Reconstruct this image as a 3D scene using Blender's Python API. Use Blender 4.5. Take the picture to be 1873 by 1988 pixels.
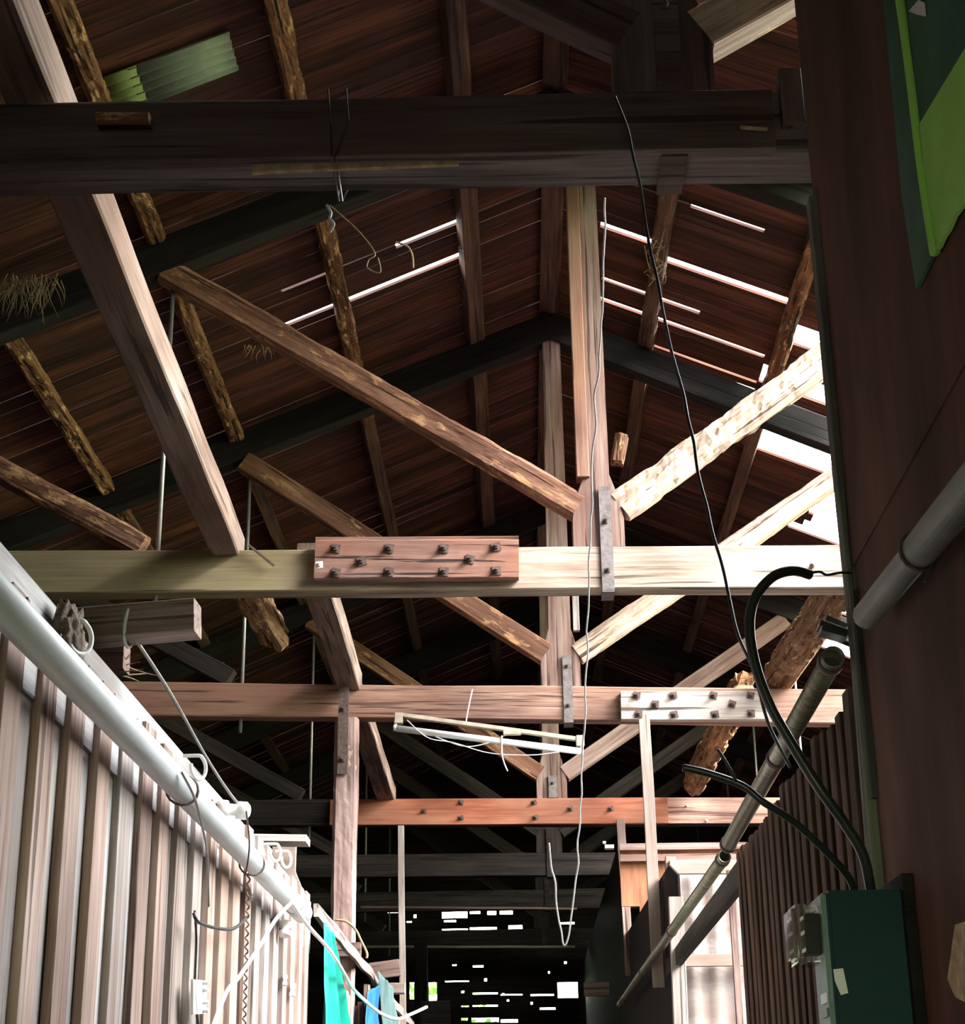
import bpy, bmesh, math, random
from mathutils import Vector, Matrix, noise
random.seed(7)
for o in list(bpy.data.objects): bpy.data.objects.remove(o)
SC = bpy.context.scene; C = SC.collection

# ------------------------------------------------------------------ camera
F = 3300.0; CX, CY = 936.5, 994.0
yc = Vector((88., -1246., -F)).normalized()
zc = Vector((-120., (F*F + 88*-120.)/1246., -F)).normalized()
xc = yc.cross(zc)
MW = Matrix((xc, yc, zc))                      # camera vector -> world vector
EYE = Vector((0, 0, 1.6))
cam = bpy.data.cameras.new('camera'); camo = bpy.data.objects.new('camera', cam); C.objects.link(camo)
cam.sensor_fit = 'HORIZONTAL'; cam.sensor_width = 36; cam.lens = F/1873*36
cam.clip_start = .05; cam.clip_end = 400
camo.matrix_world = Matrix.Translation(EYE) @ MW.to_4x4()
SC.camera = camo
# ------------------------------------------------------------------ light
W = bpy.data.worlds.new('world'); SC.world = W; W.use_nodes = True
nt = W.node_tree; nt.nodes.clear()
wo = nt.nodes.new('ShaderNodeOutputWorld'); bg = nt.nodes.new('ShaderNodeBackground')
tc = nt.nodes.new('ShaderNodeTexCoord'); sp = nt.nodes.new('ShaderNodeSeparateXYZ'); cr = nt.nodes.new('ShaderNodeValToRGB')
nt.links.new(tc.outputs['Generated'], sp.inputs[0]); nt.links.new(sp.outputs['Z'], cr.inputs[0])
e = cr.color_ramp.elements
e[0].position = .0; e[0].color = (.30, .38, .14, 1)
e[1].position = .5; e[1].color = (.93, .97, 1.0, 1)
k = e.new(.04); k.color = (.75, .88, .50, 1)
k = e.new(.16); k.color = (.98, 1.0, .92, 1)
nt.links.new(cr.outputs[0], bg.inputs[0]); bg.inputs[1].default_value = 17.0
nt.links.new(bg.outputs[0], wo.inputs[0])
sun = bpy.data.lights.new('sun', 'SUN'); sun.energy = 15.0; sun.angle = math.radians(28); sun.color = (1, .97, .93)
so = bpy.data.objects.new('sun', sun); C.objects.link(so)
SUND = Vector((.72, -.34, .60)).normalized()   # towards the sun
so.rotation_euler = SUND.to_track_quat('Z', 'Y').to_euler()
vs = SC.view_settings; SC.display_settings.display_device = 'sRGB'
vs.view_transform = 'Standard'; vs.look = 'None'; vs.gamma = 1; vs.use_curve_mapping = False
vs.exposure = 0.15

# ------------------------------------------------------------------ helpers
def ray(px, py): return (MW @ Vector((px-CX, CY-py, -F))).normalized()
def AY(px, py, Y): d = ray(px, py); return EYE + d*(Y/d.y)
def AX(px, py, X): d = ray(px, py); return EYE + d*(X/d.x)
def AZ(px, py, Z): d = ray(px, py); return EYE + d*((Z-1.6)/d.z)
WM = {}
def tag(o, label=None, cat=None, group=None, kind=None):
    if label: o['label'] = label
    if cat: o['category'] = cat
    if group: o['group'] = group
    if kind: o['kind'] = kind
    return o
def empty(name, loc):
    o = bpy.data.objects.new(name, None); C.objects.link(o); o.location = loc; o.empty_display_size = .1
    WM[o.name] = Matrix.Translation(Vector(loc)); return o
def link(name, me, M=None, parent=None, mat=None, smooth=False):
    o = bpy.data.objects.new(name, me); C.objects.link(o)
    M = M or Matrix.Identity(4); WM[o.name] = M
    if parent is not None:
        o.parent = parent; o.matrix_basis = WM[parent.name].inverted() @ M
    else: o.matrix_basis = M
    if mat: me.materials.append(mat)
    if smooth: me.polygons.foreach_set('use_smooth', [True]*len(me.polygons))
    return o
def mesh(vs_, fs, name='m'):
    me = bpy.data.meshes.new(name); me.from_pydata([tuple(v) for v in vs_], [], fs); me.update(); return me
def frame(p0, p1, up=(0, 0, 1)):
    p0 = Vector(p0); p1 = Vector(p1); x = (p1-p0).normalized(); u = Vector(up)
    if abs(x.dot(u.normalized())) > .98: u = Vector((0, 1, 0)) if abs(x.z) > .9 else Vector((0, 0, 1))
    y = u.cross(x).normalized(); z = x.cross(y)
    M = Matrix((x, y, z)).transposed().to_4x4(); M.translation = p0; return M, (p1-p0).length
def beam(name, p0, p1, h, d, mat, parent=None, up=(0, 0, 1), rough=.002, rot=0.0, seg=None, jag=0.0):
    """timber of section d (local Y) x h (local Z) from p0 to p1, along its centre line"""
    M, L = frame(p0, p1, up)
    seg = seg or (.035 if rot > 0 else .22)
    n = max(2, int(L/seg)); n = min(n, 260)
    q = 5 if rot > 0 else 2
    c = min(h, d)*(.16 if rot > 0 else .05)
    prof = []
    cor = [(d/2, -h/2), (d/2, h/2), (-d/2, h/2), (-d/2, -h/2)]
    for i in range(4):
        a = Vector(cor[i]); b = Vector(cor[(i+1) % 4]); t = (b-a).normalized()
        a2 = a+t*c; b2 = b-t*c
        for j in range(q+1): prof.append(a2.lerp(b2, j/q))
    m = len(prof); vs_ = []; so_ = random.random()*100
    for i in range(n+1):
        x = L*i/n
        for j, pt in enumerate(prof):
            v = Vector((x, pt.x, pt.y))
            w = noise.noise_vector(Vector((x*1.3+so_, pt.x*3, pt.y*3)))*rough*2
            w.x = 0; v += w
            if rot > 0:
                s = noise.noise(Vector((x*7+so_, pt.x*30, pt.y*30)))
                s2 = noise.noise(Vector((x*28+so_, pt.x*70, pt.y*70)))
                s3 = noise.noise(Vector((x*2+so_, pt.x*9, pt.y*9)))
                k_ = rot*(1.1*s+.55*s2+1.0*s3)
                r = Vector((0, pt.x, pt.y)); v -= r.normalized()*max(-.006, k_)
            if i in (0, n): v.x += (noise.noise(Vector((j*.9+so_, i, 0)))*jag)
            vs_.append(v)
    fs = []
    for i in range(n):
        for j in range(m):
            a = i*m+j; b = i*m+(j+1) % m; fs.append((a, a+m, b+m, b))
    fs.append(tuple(range(m))); fs.append(tuple(reversed(range(n*m, n*m+m))))
    fs = [tuple(reversed(f)) for f in fs]
    me = mesh(vs_, fs, name)
    bm = bmesh.new(); bm.from_mesh(me); bmesh.ops.recalc_face_normals(bm, faces=bm.faces); bm.to_mesh(me); bm.free()
    return link(name, me, M, parent, mat)
class MB:
    """collects shapes in world space, built as one mesh"""
    def __init__(s): s.v = []; s.f = []
    def add(s, vs_, fs):
        o = len(s.v); s.v += [Vector(v) for v in vs_]; s.f += [tuple(i+o for i in f) for f in fs]
    def box(s, a, b):
        x0, y0, z0 = a; x1, y1, z1 = b
        s.add([(x0,y0,z0),(x1,y0,z0),(x1,y1,z0),(x0,y1,z0),(x0,y0,z1),(x1,y0,z1),(x1,y1,z1),(x0,y1,z1)],
              [(0,3,2,1),(4,5,6,7),(0,1,5,4),(1,2,6,5),(2,3,7,6),(3,0,4,7)])
    def bar(s, p0, p1, h, d, up=(0, 0, 1)):
        M, L = frame(p0, p1, up); b = MB(); b.box((0, -d/2, -h/2), (L, d/2, h/2)); s.add([M @ v for v in b.v], b.f)
    def prism(s, pts, vec):
        n = len(pts); vec = Vector(vec); P = [Vector(p) for p in pts]
        s.add(P+[p+vec for p in P], [tuple(range(n)), tuple(reversed(range(n, 2*n)))]+[((i+1) % n, i, i+n, (i+1) % n+n) for i in range(n)])
    def tube(s, pts, r, sides=8, smooth=True, caps=True):
        P = spline(pts) if smooth and len(pts) > 2 else [Vector(p) for p in pts]
        n = len(P); base = len(s.v); nrm = None
        for i in range(n):
            t = (P[min(i+1, n-1)]-P[max(i-1, 0)]).normalized()
            if nrm is None: nrm = t.orthogonal().normalized()
            nrm = (nrm-t*nrm.dot(t)).normalized(); bi = t.cross(nrm)
            rr = r(i/(n-1)) if callable(r) else r
            for j in range(sides):
                a = 2*math.pi*j/sides; s.v.append(P[i]+(nrm*math.cos(a)+bi*math.sin(a))*rr)
        for i in range(n-1):
            for j in range(sides):
                a = base+i*sides+j; b = base+i*sides+(j+1) % sides; s.f.append((a, b, b+sides, a+sides))
        if caps:
            s.f.append(tuple(reversed(range(base, base+sides)))); s.f.append(tuple(range(base+(n-1)*sides, base+n*sides)))
    def pipe(s, p0, p1, r, t, sides=20):
        M, L = frame(p0, p1); o = len(s.v)
        for x in (0, L):
            for rr in (r, r-t):
                for j in range(sides):
                    a = 2*math.pi*j/sides; s.v.append(M @ Vector((x, rr*math.cos(a), rr*math.sin(a))))
        for j in range(sides):
            k_ = (j+1) % sides
            A = [o+q*sides for q in range(4)]
            s.f += [(A[0]+j, A[0]+k_, A[2]+k_, A[2]+j), (A[1]+k_, A[1]+j, A[3]+j, A[3]+k_), (A[0]+k_, A[0]+j, A[1]+j, A[1]+k_), (A[2]+j, A[2]+k_, A[3]+k_, A[3]+j)]
    def build(s, name, mat, parent=None, smooth=False, bevel=0, origin=None, upright=False):
        org = Vector(origin) if origin is not None else (sum(s.v, Vector())/len(s.v))
        RM = Matrix(((0, 0, -1), (0, 1, 0), (1, 0, 0))) if upright else Matrix.Identity(3)   # upright: grain runs up
        RI = RM.transposed(); me = mesh([RI @ (v-org) for v in s.v], s.f, name)
        bm = bmesh.new(); bm.from_mesh(me); bmesh.ops.recalc_face_normals(bm, faces=bm.faces)
        if bevel: bmesh.ops.bevel(bm, geom=[e_ for e_ in bm.edges if e_.is_manifold and e_.calc_face_angle(0) > .6], offset=bevel, segments=2, affect='EDGES', clamp_overlap=True)
        bm.to_mesh(me); bm.free()
        return link(name, me, Matrix.Translation(org) @ RM.to_4x4(), parent, mat, smooth)
def spline(pts, k_=7):
    P = [Vector(p) for p in pts]; out = []
    for i in range(len(P)-1):
        a = P[max(i-1, 0)]; b = P[i]; c = P[i+1]; d = P[min(i+2, len(P)-1)]
        for j in range(k_):
            t = j/k_; out.append(.5*((2*b)+(c-a)*t+(2*a-5*b+4*c-d)*t*t+(3*b-a-3*c+d)*t*t*t))
    out.append(P[-1]); return out

# ------------------------------------------------------------------ materials
def newmat(name):
    m = bpy.data.materials.new(name); m.use_nodes = True; t = m.node_tree; t.nodes.clear()
    out = t.nodes.new('ShaderNodeOutputMaterial'); b = t.nodes.new('ShaderNodeBsdfPrincipled'); t.links.new(b.outputs[0], out.inputs[0])
    return m, t, b
def N(t, ty, **kw):
    n = t.nodes.new(ty)
    for k_, v in kw.items(): setattr(n, k_, v)
    return n
def ramp(t, inp, stops):
    r = N(t, 'ShaderNodeValToRGB'); t.links.new(inp, r.inputs[0]); el = r.color_ramp.elements
    while len(el) < len(stops): el.new(.5)
    for e_, (p, c) in zip(el, stops): e_.position = p; e_.color = (*c, 1) if len(c) == 3 else c
    return r.outputs[0]
def mix(t, fac, a, b, mode='MIX'):
    m = N(t, 'ShaderNodeMix', data_type='RGBA', blend_type=mode)
    for s_, v in ((m.inputs[0], fac), (m.inputs[6], a), (m.inputs[7], b)):
        if isinstance(v, (int, float)): s_.default_value = v
        elif isinstance(v, tuple): s_.default_value = (*v, 1)
        else: t.links.new(v, s_)
    return m.outputs[2]
def noi(t, vec, w, scale, detail=5, rough=.6, mp=(1, 1, 1)):
    mpn = N(t, 'ShaderNodeMapping'); mpn.inputs['Scale'].default_value = mp; t.links.new(vec, mpn.inputs[0])
    n = N(t, 'ShaderNodeTexNoise', noise_dimensions='4D'); n.inputs['Scale'].default_value = scale
    n.inputs['Detail'].default_value = detail; n.inputs['Roughness'].default_value = rough
    t.links.new(mpn.outputs[0], n.inputs['Vector']); t.links.new(w, n.inputs['W']); return n.outputs[0]
def wood(name, dark, mid, light, peel=None, peelamt=.0, stain=None, stainamt=.5, bump=.5, rough=.8, gx=.9, gy=13, plank=None, crack=.8, stainx=None):
    m, t, b = newmat(name)
    tcn = N(t, 'ShaderNodeTexCoord'); oi = N(t, 'ShaderNodeObjectInfo')
    w = N(t, 'ShaderNodeMath', operation='MULTIPLY'); w.inputs[1].default_value = 37; t.links.new(oi.outputs['Random'], w.inputs[0]); wv = w.outputs[0]
    vec = tcn.outputs['Object']; mulc = None
    if plank:   # per-board variation along local Y
        s = N(t, 'ShaderNodeSeparateXYZ'); t.links.new(vec, s.inputs[0])
        d = N(t, 'ShaderNodeMath', operation='DIVIDE'); d.inputs[1].default_value = plank; t.links.new(s.outputs['Y'], d.inputs[0])
        fl = N(t, 'ShaderNodeMath', operation='FLOOR'); t.links.new(d.outputs[0], fl.inputs[0])
        wn = N(t, 'ShaderNodeTexWhiteNoise', noise_dimensions='1D'); t.links.new(fl.outputs[0], wn.inputs['W'])
        w2 = N(t, 'ShaderNodeMath', operation='MULTIPLY_ADD'); w2.inputs[1].default_value = 50; t.links.new(wn.outputs['Value'], w2.inputs[0]); t.links.new(wv, w2.inputs[2]); wv = w2.outputs[0]
        mulc = ramp(t, wn.outputs['Value'], [(0, (.55, .52, .5)), (.5, (.9, .88, .86)), (1, (1.3, 1.25, 1.2))])
    g = noi(t, vec, wv, 1, 6, .62, (gx, gy, gy))
    g2 = noi(t, vec, wv, 1, 4, .7, (gx*2.2, gy*4, gy*4))
    ga = N(t, 'ShaderNodeMath', operation='MULTIPLY_ADD'); ga.inputs[1].default_value = .55; t.links.new(g2, ga.inputs[0])
    gb_ = N(t, 'ShaderNodeMath', operation='MULTIPLY'); gb_.inputs[1].default_value = .5; t.links.new(g, gb_.inputs[0]); t.links.new(gb_.outputs[0], ga.inputs[2]); g = ga.outputs[0]
    col = ramp(t, g, [(.40, dark), (.52, mid), (.65, light)])
    p = noi(t, vec, wv, 1, 3, .5, (1.1, 3, 3))
    col = mix(t, ramp(t, p, [(.42, (0, 0, 0)), (.62, (.85,)*3)]), col, mix(t, 1.0, col, (.42, .38, .38), 'MULTIPLY'))
    if stain:
        q = noi(t, vec, wv, 1, 3, .55, (.55, 1.4, 1.4))
        fac = ramp(t, q, [(.42, (0, 0, 0)), (.42+.2, (stainamt,)*3)])
        if stainx:
            sx_ = N(t, 'ShaderNodeSeparateXYZ'); t.links.new(vec, sx_.inputs[0]); mr_ = N(t, 'ShaderNodeMapRange')
            mr_.inputs[1].default_value = stainx[0]; mr_.inputs[2].default_value = stainx[1]; mr_.inputs[3].default_value = stainamt; mr_.inputs[4].default_value = 0
            t.links.new(sx_.outputs['X'], mr_.inputs[0]); fac = mr_.outputs[0]
        col = mix(t, fac, col, mix(t, .6, stain, col, 'MULTIPLY') if stainx else stain)
    if peel:
        q = noi(t, vec, wv, 1, 5, .7, (5, 17, 17))
        th = .72-peelamt*.36
        col = mix(t, ramp(t, q, [(th, (0, 0, 0)), (th+.05, (1, 1, 1))]), col, peel)
    cn = noi(t, vec, wv, 1, 3, .5, (1.0, 34, 34))
    cm = ramp(t, cn, [(.36, (1, 1, 1)), (.41, (0, 0, 0))])
    col = mix(t, mix(t, crack, (0, 0, 0), cm), col, tuple(c*.3 for c in dark))
    if mulc: col = mix(t, 1.0, col, mulc, 'MULTIPLY')
    t.links.new(col, b.inputs['Base Color']); b.inputs['Roughness'].default_value = rough; b.inputs['Specular IOR Level'].default_value = .25
    bp = N(t, 'ShaderNodeBump'); bp.inputs['Strength'].default_value = bump; bp.inputs['Distance'].default_value = .012
    hh = mix(t, .5, g, mix(t, 1.0, (1, 1, 1), cm, 'SUBTRACT'))
    t.links.new(hh, bp.inputs['Height']); t.links.new(bp.outputs[0], b.inputs['Normal'])
    return m
def plain(name, col, rough=.6, metal=0., var=.25, scale=6, bump=0., spec=.4, mp=(1, 1, 1), trans=0, emis=None):
    m, t, b = newmat(name); tcn = N(t, 'ShaderNodeTexCoord'); oi = N(t, 'ShaderNodeObjectInfo')
    n = noi(t, tcn.outputs['Object'], oi.outputs['Random'], scale, 5, .6, mp)
    c = ramp(t, n, [(.3, tuple(x*(1-var) for x in col)), (.7, tuple(min(1, x*(1+var)) for x in col))])
    t.links.new(c, b.inputs['Base Color']); b.inputs['Roughness'].default_value = rough; b.inputs['Metallic'].default_value = metal
    b.inputs['Specular IOR Level'].default_value = spec
    if trans: b.inputs['Transmission Weight'].default_value = trans
    if bump:
        bp = N(t, 'ShaderNodeBump'); bp.inputs['Strength'].default_value = bump; bp.inputs['Distance'].default_value = .01
        t.links.new(n, bp.inputs['Height']); t.links.new(bp.outputs[0], b.inputs['Normal'])
    return m
TAN = (.46, .25, .13)
m_near = wood('timber_grey_brown', (.075, .060, .058), (.15, .125, .12), (.24, .205, .19), peel=(.30, .19, .10), peelamt=.03, stain=(.11, .05, .04))
m_t2 = wood('timber_weathered', (.26, .17, .12), (.46, .36, .29), (.62, .54, .46), stain=(.36, .31, .16), stainamt=.85, stainx=(5.1, 5.9))
m_t3 = wood('timber_red_brown', (.17, .09, .07), (.34, .20, .155), (.47, .32, .25), stain=(.40, .19, .12), stainamt=.6)
m_plate2 = wood('splice_purple_brown', (.13, .08, .075), (.27, .18, .16), (.38, .28, .25), stain=(.32, .13, .08), stainamt=.8, crack=1, bump=.8)
m_plate3 = wood('splice_pale', (.30, .23, .20), (.52, .44, .40), (.66, .58, .53), crack=1)
m_orange = wood('splice_orange', (.32, .095, .05), (.44, .145, .08), (.54, .22, .13), stain=(.42, .24, .17), stainamt=.6, crack=.15, bump=.15)
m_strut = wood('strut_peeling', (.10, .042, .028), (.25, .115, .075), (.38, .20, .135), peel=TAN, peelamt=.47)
m_strutR = wood('strut_lit_pale', (.26, .15, .11), (.52, .38, .30), (.68, .56, .47), peel=(.62, .44, .28), peelamt=.5, crack=1, bump=.8)  # pale tone carries the light falling on the right-hand struts
m_king = wood('king_post', (.14, .08, .07), (.30, .20, .17), (.43, .33, .29), stain=(.25, .13, .10), stainamt=.5)
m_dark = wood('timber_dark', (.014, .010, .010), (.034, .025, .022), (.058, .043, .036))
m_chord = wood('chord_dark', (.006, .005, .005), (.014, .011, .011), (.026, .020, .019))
m_purlin = wood('purlin', (.05, .03, .022), (.12, .065, .045), (.20, .11, .075), peel=TAN, peelamt=.12)
m_rot = wood('rotten_timber', (.05, .022, .012), (.19, .085, .04), (.38, .20, .10), peel=(.50, .30, .15), peelamt=.45, crack=1, bump=1.0)
m_trim = wood('grey_green_trim', (.10, .11, .08), (.16, .17, .13), (.22, .23, .18))
m_rotl = wood('rotten_timber_light', (.09, .04, .02), (.34, .18, .09), (.58, .37, .21), peel=(.68, .48, .28), peelamt=.35, crack=1, bump=1.0)
m_grey = wood('greyed_softwood', (.24, .20, .18), (.42, .37, .34), (.58, .53, .50), stain=(.40, .28, .22), stainamt=.5, bump=.3)
m_long = wood('longitudinal_timber', (.16, .11, .09), (.30, .22, .18), (.44, .36, .32), stain=(.20, .11, .08), stainamt=.5)
m_board = wood('wall_board_pale', (.30, .28, .27), (.50, .49, .48), (.66, .65, .64), stain=(.36, .28, .23), stainamt=.35, bump=.3, gx=.9)
m_batten2 = wood('wall_batten_grey', (.22, .17, .15), (.40, .34, .31), (.56, .50, .47), stain=(.30, .18, .12), stainamt=.5, bump=.3)
m_post = wood('post_peeling', (.22, .12, .10), (.42, .28, .25), (.56, .42, .38), peel=(.62, .48, .40), peelamt=.3)
m_batten = wood('wall_batten', (.22, .13, .10), (.42, .30, .25), (.58, .47, .42), stain=(.36, .24, .19), stainamt=.6, bump=.3)
m_roof = wood('roof_boards', (.026, .009, .006), (.105, .035, .021), (.20, .074, .043), stain=(.035, .022, .021), stainamt=.5, plank=.15, gx=.6, gy=16, bump=.6)
m_rbat = wood('right_slats', (.035, .018, .012), (.085, .045, .030), (.14, .08, .055), gx=.8)
m_panel = wood('brown_panel', (.085, .036, .022), (.115, .050, .030), (.145, .068, .042), crack=.1, bump=.1, gx=1, gy=2)
m_ply = wood('red_plywood', (.36, .15, .08), (.48, .22, .12), (.58, .31, .19), crack=.1, bump=.1, gx=1, gy=5)
m_sheet = wood('pale_sheet', (.50, .42, .38), (.66, .60, .57), (.74, .70, .68), stain=(.52, .30, .20), stainamt=.5, crack=.0, bump=.1, gx=.5, gy=4)
m_iron = plain('rusty_iron', (.13, .09, .08), .7, .4, .4, 40, .4)
m_irong = plain('grey_strap_iron', (.20, .17, .17), .6, .5, .35, 25, .3)
m_rod = plain('galvanised_rod', (.30, .29, .27), .5, .6, .2, 20)
m_pipe = plain('pale_pipe', (.62, .65, .66), .45, 0, .16, 5, .1, .5, (8, .6, 8))
m_pvc = plain('grey_green_pipe', (.17, .19, .17), .5, 0, .3, 6, .2)
m_bamboo = plain('weathered_metal_pipe', (.25, .24, .18), .35, .55, .45, 6, .15, .5, (1, 7, 7))
m_tube = plain('white_glass_tube', (.85, .87, .85), .2, 0, .03)
m_fix = plain('lamp_bracket', (.55, .48, .38), .4, .3, .3, 12)
m_white = plain('white_cord', (.75, .75, .76), .6, 0, .15, 20)
m_black = plain('black_rubber', (.022, .025, .024), .35, 0, .3, 10, 0, .5)
m_teal = plain('green_painted_metal', (.004, .036, .040), .5, 0, .2, 4, .05, .15)
m_tealpale = plain('worn_green_front', (.12, .20, .185), .4, 0, .3, 14)
m_green = plain('lime_green_paint', (.36, .74, .13), .6, 0, .16, 3, .1)
m_dgreen = plain('dark_green_paint', (.045, .13, .075), .6, 0, .4, 5, .2)
m_tin = plain('green_grey_corrugated_sheet', (.23, .29, .21), .5, .1, .25, 6)
m_tinl = plain('lime_corrugated_edge', (.20, .27, .08), .5, 0, .2, 8)
m_tarp = plain('turquoise_cloth', (.0, .235, .165), .6, 0, .15, 3, .1)
m_blue = plain('blue_cloth', (.015, .13, .38), .6, 0, .2, 4, .1)
m_film = plain('dusty_teal_sheet', (.13, .21, .21), .5, 0, .3, 5)
m_straw = plain('dry_straw', (.42, .30, .17), .9, 0, .4, 30)
m_dgrass = plain('dull_dry_grass', (.17, .125, .075), .9, 0, .5, 30)
m_nest = plain('mud_nest', (.16, .12, .09), .95, 0, .5, 60, 1.)
m_porc = plain('porcelain', (.78, .78, .75), .3, 0, .1)
m_ground = plain('ground', (.08, .08, .05), .95, 0, .4, 2, .4)
m_concrete = plain('concrete_floor', (.07, .06, .05), .9, 0, .3, 1.5, .2)
def glassmat():
    m, t, b = newmat('clear_meter_glass'); b.inputs['Base Color'].default_value = (.93, .94, .86, 1); b.inputs['Roughness'].default_value = .05
    b.inputs['Transmission Weight'].default_value = .97; b.inputs['IOR'].default_value = 1.45; return m
m_glass = glassmat()

# ------------------------------------------------------------------ setting
SL = .43; XR = .30; ZR = 7.70                                   # roof pitch, ridge line, underside of the boards at the ridge
def roofz(x, dz=0): return ZR-SL*abs(x-XR)+dz
b = MB(); b.box((-9, -4, -.12), (9, 32, 0)); tag(b.build('floor', m_concrete), kind='structure')
b = MB(); b.box((-60, -40, -.32), (60, 90, -.13)); tag(b.build('ground', m_ground), kind='structure')
def slope(side):
    name = 'ceiling_left' if side < 0 else 'ceiling_right'
    th = math.atan(SL); u = Vector((side*math.cos(th), 0, -math.sin(th))); v = Vector((0, 1, 0)); n = u.cross(v)*(1 if side < 0 else 1)
    nn = Vector((side*math.sin(th), 0, math.cos(th)))
    M = Matrix((u, v, nn)).transposed().to_4x4() if side < 0 else Matrix((u, v, nn)).transposed().to_4x4()
    M.translation = Vector((XR, 0, ZR)); cs = math.cos(th)
    vs_ = []; fs = []
    def plank(y0, y1, x0, x1, dz=0.):
        n_ = max(1, int((x1-x0)/.35)); o = len(vs_); sd = random.random()*50
        tl = random.uniform(-.004, .004)
        for i in range(n_+1):
            x = (x0+(x1-x0)*i/n_)/cs
            w0 = noise.noise(Vector((x*1.2, y0*9, sd)))*.004; w1 = noise.noise(Vector((x*1.2, y1*9, sd+9)))*.004
            for (yy, zz) in ((y0+w0, dz+tl), (y1+w1, dz-tl), (y1+w1, dz-tl+.02), (y0+w0, dz+tl+.02)): vs_.append((x, yy, zz))
        for i in range(n_):
            for j in range(4):
                a = o+i*4+j; c = o+i*4+(j+1) % 4; fs.append((a, c, c+4, a+4))
        fs.append((o, o+3, o+2, o+1)); e_ = o+n_*4; fs.append((e_, e_+1, e_+2, e_+3))
    y = -3.0
    while y < 28:
        y1 = y+.15; g0 = .0015; 
        if side < 0:
            if 9.85 < y < 10.75 or 8.7 < y < 9.0: g0 = .004
            if abs(y-9.9) < .08:                                   # boards split open beside the third purlin
                plank(y+.055, y1-g0, .62, 1.05); plank(y+g0, y1-g0, 0, .6); plank(y+.01, y1-g0, 1.05, 1.5); plank(y+.03, y1-g0, 1.5, 1.8); plank(y+g0, y1-g0, 1.8, 6.9)
            elif abs(y-10.35) < .08:
                plank(y+.058, y1-.005, .64, 1.40); plank(y+g0, y1-g0, 0, .64); plank(y+.04, y1-.01, 1.4, 1.85); plank(y+g0, y1-g0, 1.85, 6.9)
            else: plank(y+g0, y1-g0, 0, 6.9, random.choice((0, 0, .006)))
        else:
            # outer part left open, unseen, to let sky light in from the right
            if y < 4.25: xe = 6.9
            elif y < 9.2: xe = (1.55 if y < 5.8 else 1.95)+random.uniform(-.12, .12)
            elif y < 14.2: xe = 2.5+random.uniform(-.12, .12)
            elif y < 17: xe = 3.1+random.uniform(-.2, .2)
            else: xe = 6.9
            def at(yy): return y-1e-6 <= yy < y1-1e-6
            def split(lo, hi, cut, gap):                             # gap opened towards +Y edge or -Y edge
                plank(y+g0, y1-g0, 0, lo); plank(y+gap+.026, y1-g0, lo, hi); plank(y+g0, y1-g0, hi, max(hi+.02, xe-XR))
            G = [(10.28, .33, .68, .04), (10.35, .78, 1.6, .052), (10.65, .78, 1.58, .03), (10.96, .37, .66, .02), (11.27, .37, 1.55, .028),
                 (11.02, .78, 1.06, .018), (11.56, .37, .64, .008), (11.85, .76, 1.55, .022), (12.19, .76, 1.54, .035), (9.74, .88, 1.34, .005),
                 (12.3, 1.85, 2.2, .05), (11.7, .76, 1.55, .009)]
            hit = [q for q in G if at(q[0])]
            if 12.6 < y1 and y < 12.86: plank(y+g0, y1-g0, 0, 1.62)
            elif 10.72 < y+.075 < 10.98 : plank(y+g0, y1-g0, 0, 1.62); 
            elif 11.38 < y+.075 < 11.66 : plank(y+g0, y1-g0, 0, 1.56)
            elif hit:
                lo = min(q[1] for q in hit); hi = max(q[2] for q in hit); split(lo, hi, 0, max(q[3] for q in hit))
            else: plank(y+g0, y1-g0, 0, xe-XR, random.choice((0, 0, .005)))
        y = y1
    me = mesh(vs_, fs, name)
    bm = bmesh.new(); bm.from_mesh(me); bmesh.ops.recalc_face_normals(bm, faces=bm.faces); bm.to_mesh(me); bm.free()
    tag(link(name, me, M, None, m_roof), kind='structure')
slope(-1); slope(1)

def wall_holes(name, u0, u1, z0, z1, holes, place, mat, th=.03):
    """wall from (u,z) cells with rectangular openings; place(u,z,t) gives the world point"""
    us = sorted({u0, u1, *[h[0] for h in holes], *[h[1] for h in holes]}); zs = sorted({z0, z1, *[h[2] for h in holes], *[h[3] for h in holes]})
    us = [u for u in us if u0 <= u <= u1]; zs = [z for z in zs if z0 <= z <= z1]
    b = MB()
    for i in range(len(us)-1):
        for j in range(len(zs)-1):
            uc = (us[i]+us[i+1])/2; z_ = (zs[j]+zs[j+1])/2
            if any(h[0] < uc < h[1] and h[2] < z_ < h[3] for h in holes): continue
            q = [place(us[i], zs[j]), place(us[i+1], zs[j]), place(us[i+1], zs[j+1]), place(us[i], zs[j+1])]
            b.prism([Vector(p) for p in q], place.vec*th)
    return b.build(name, mat)
YF = 27.0
def hole(x0, y0, x1, y1):
    a = AY(x0, y0, YF); c = AY(x1, y1, YF); return (a.x, c.x, c.z, a.z)
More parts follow.
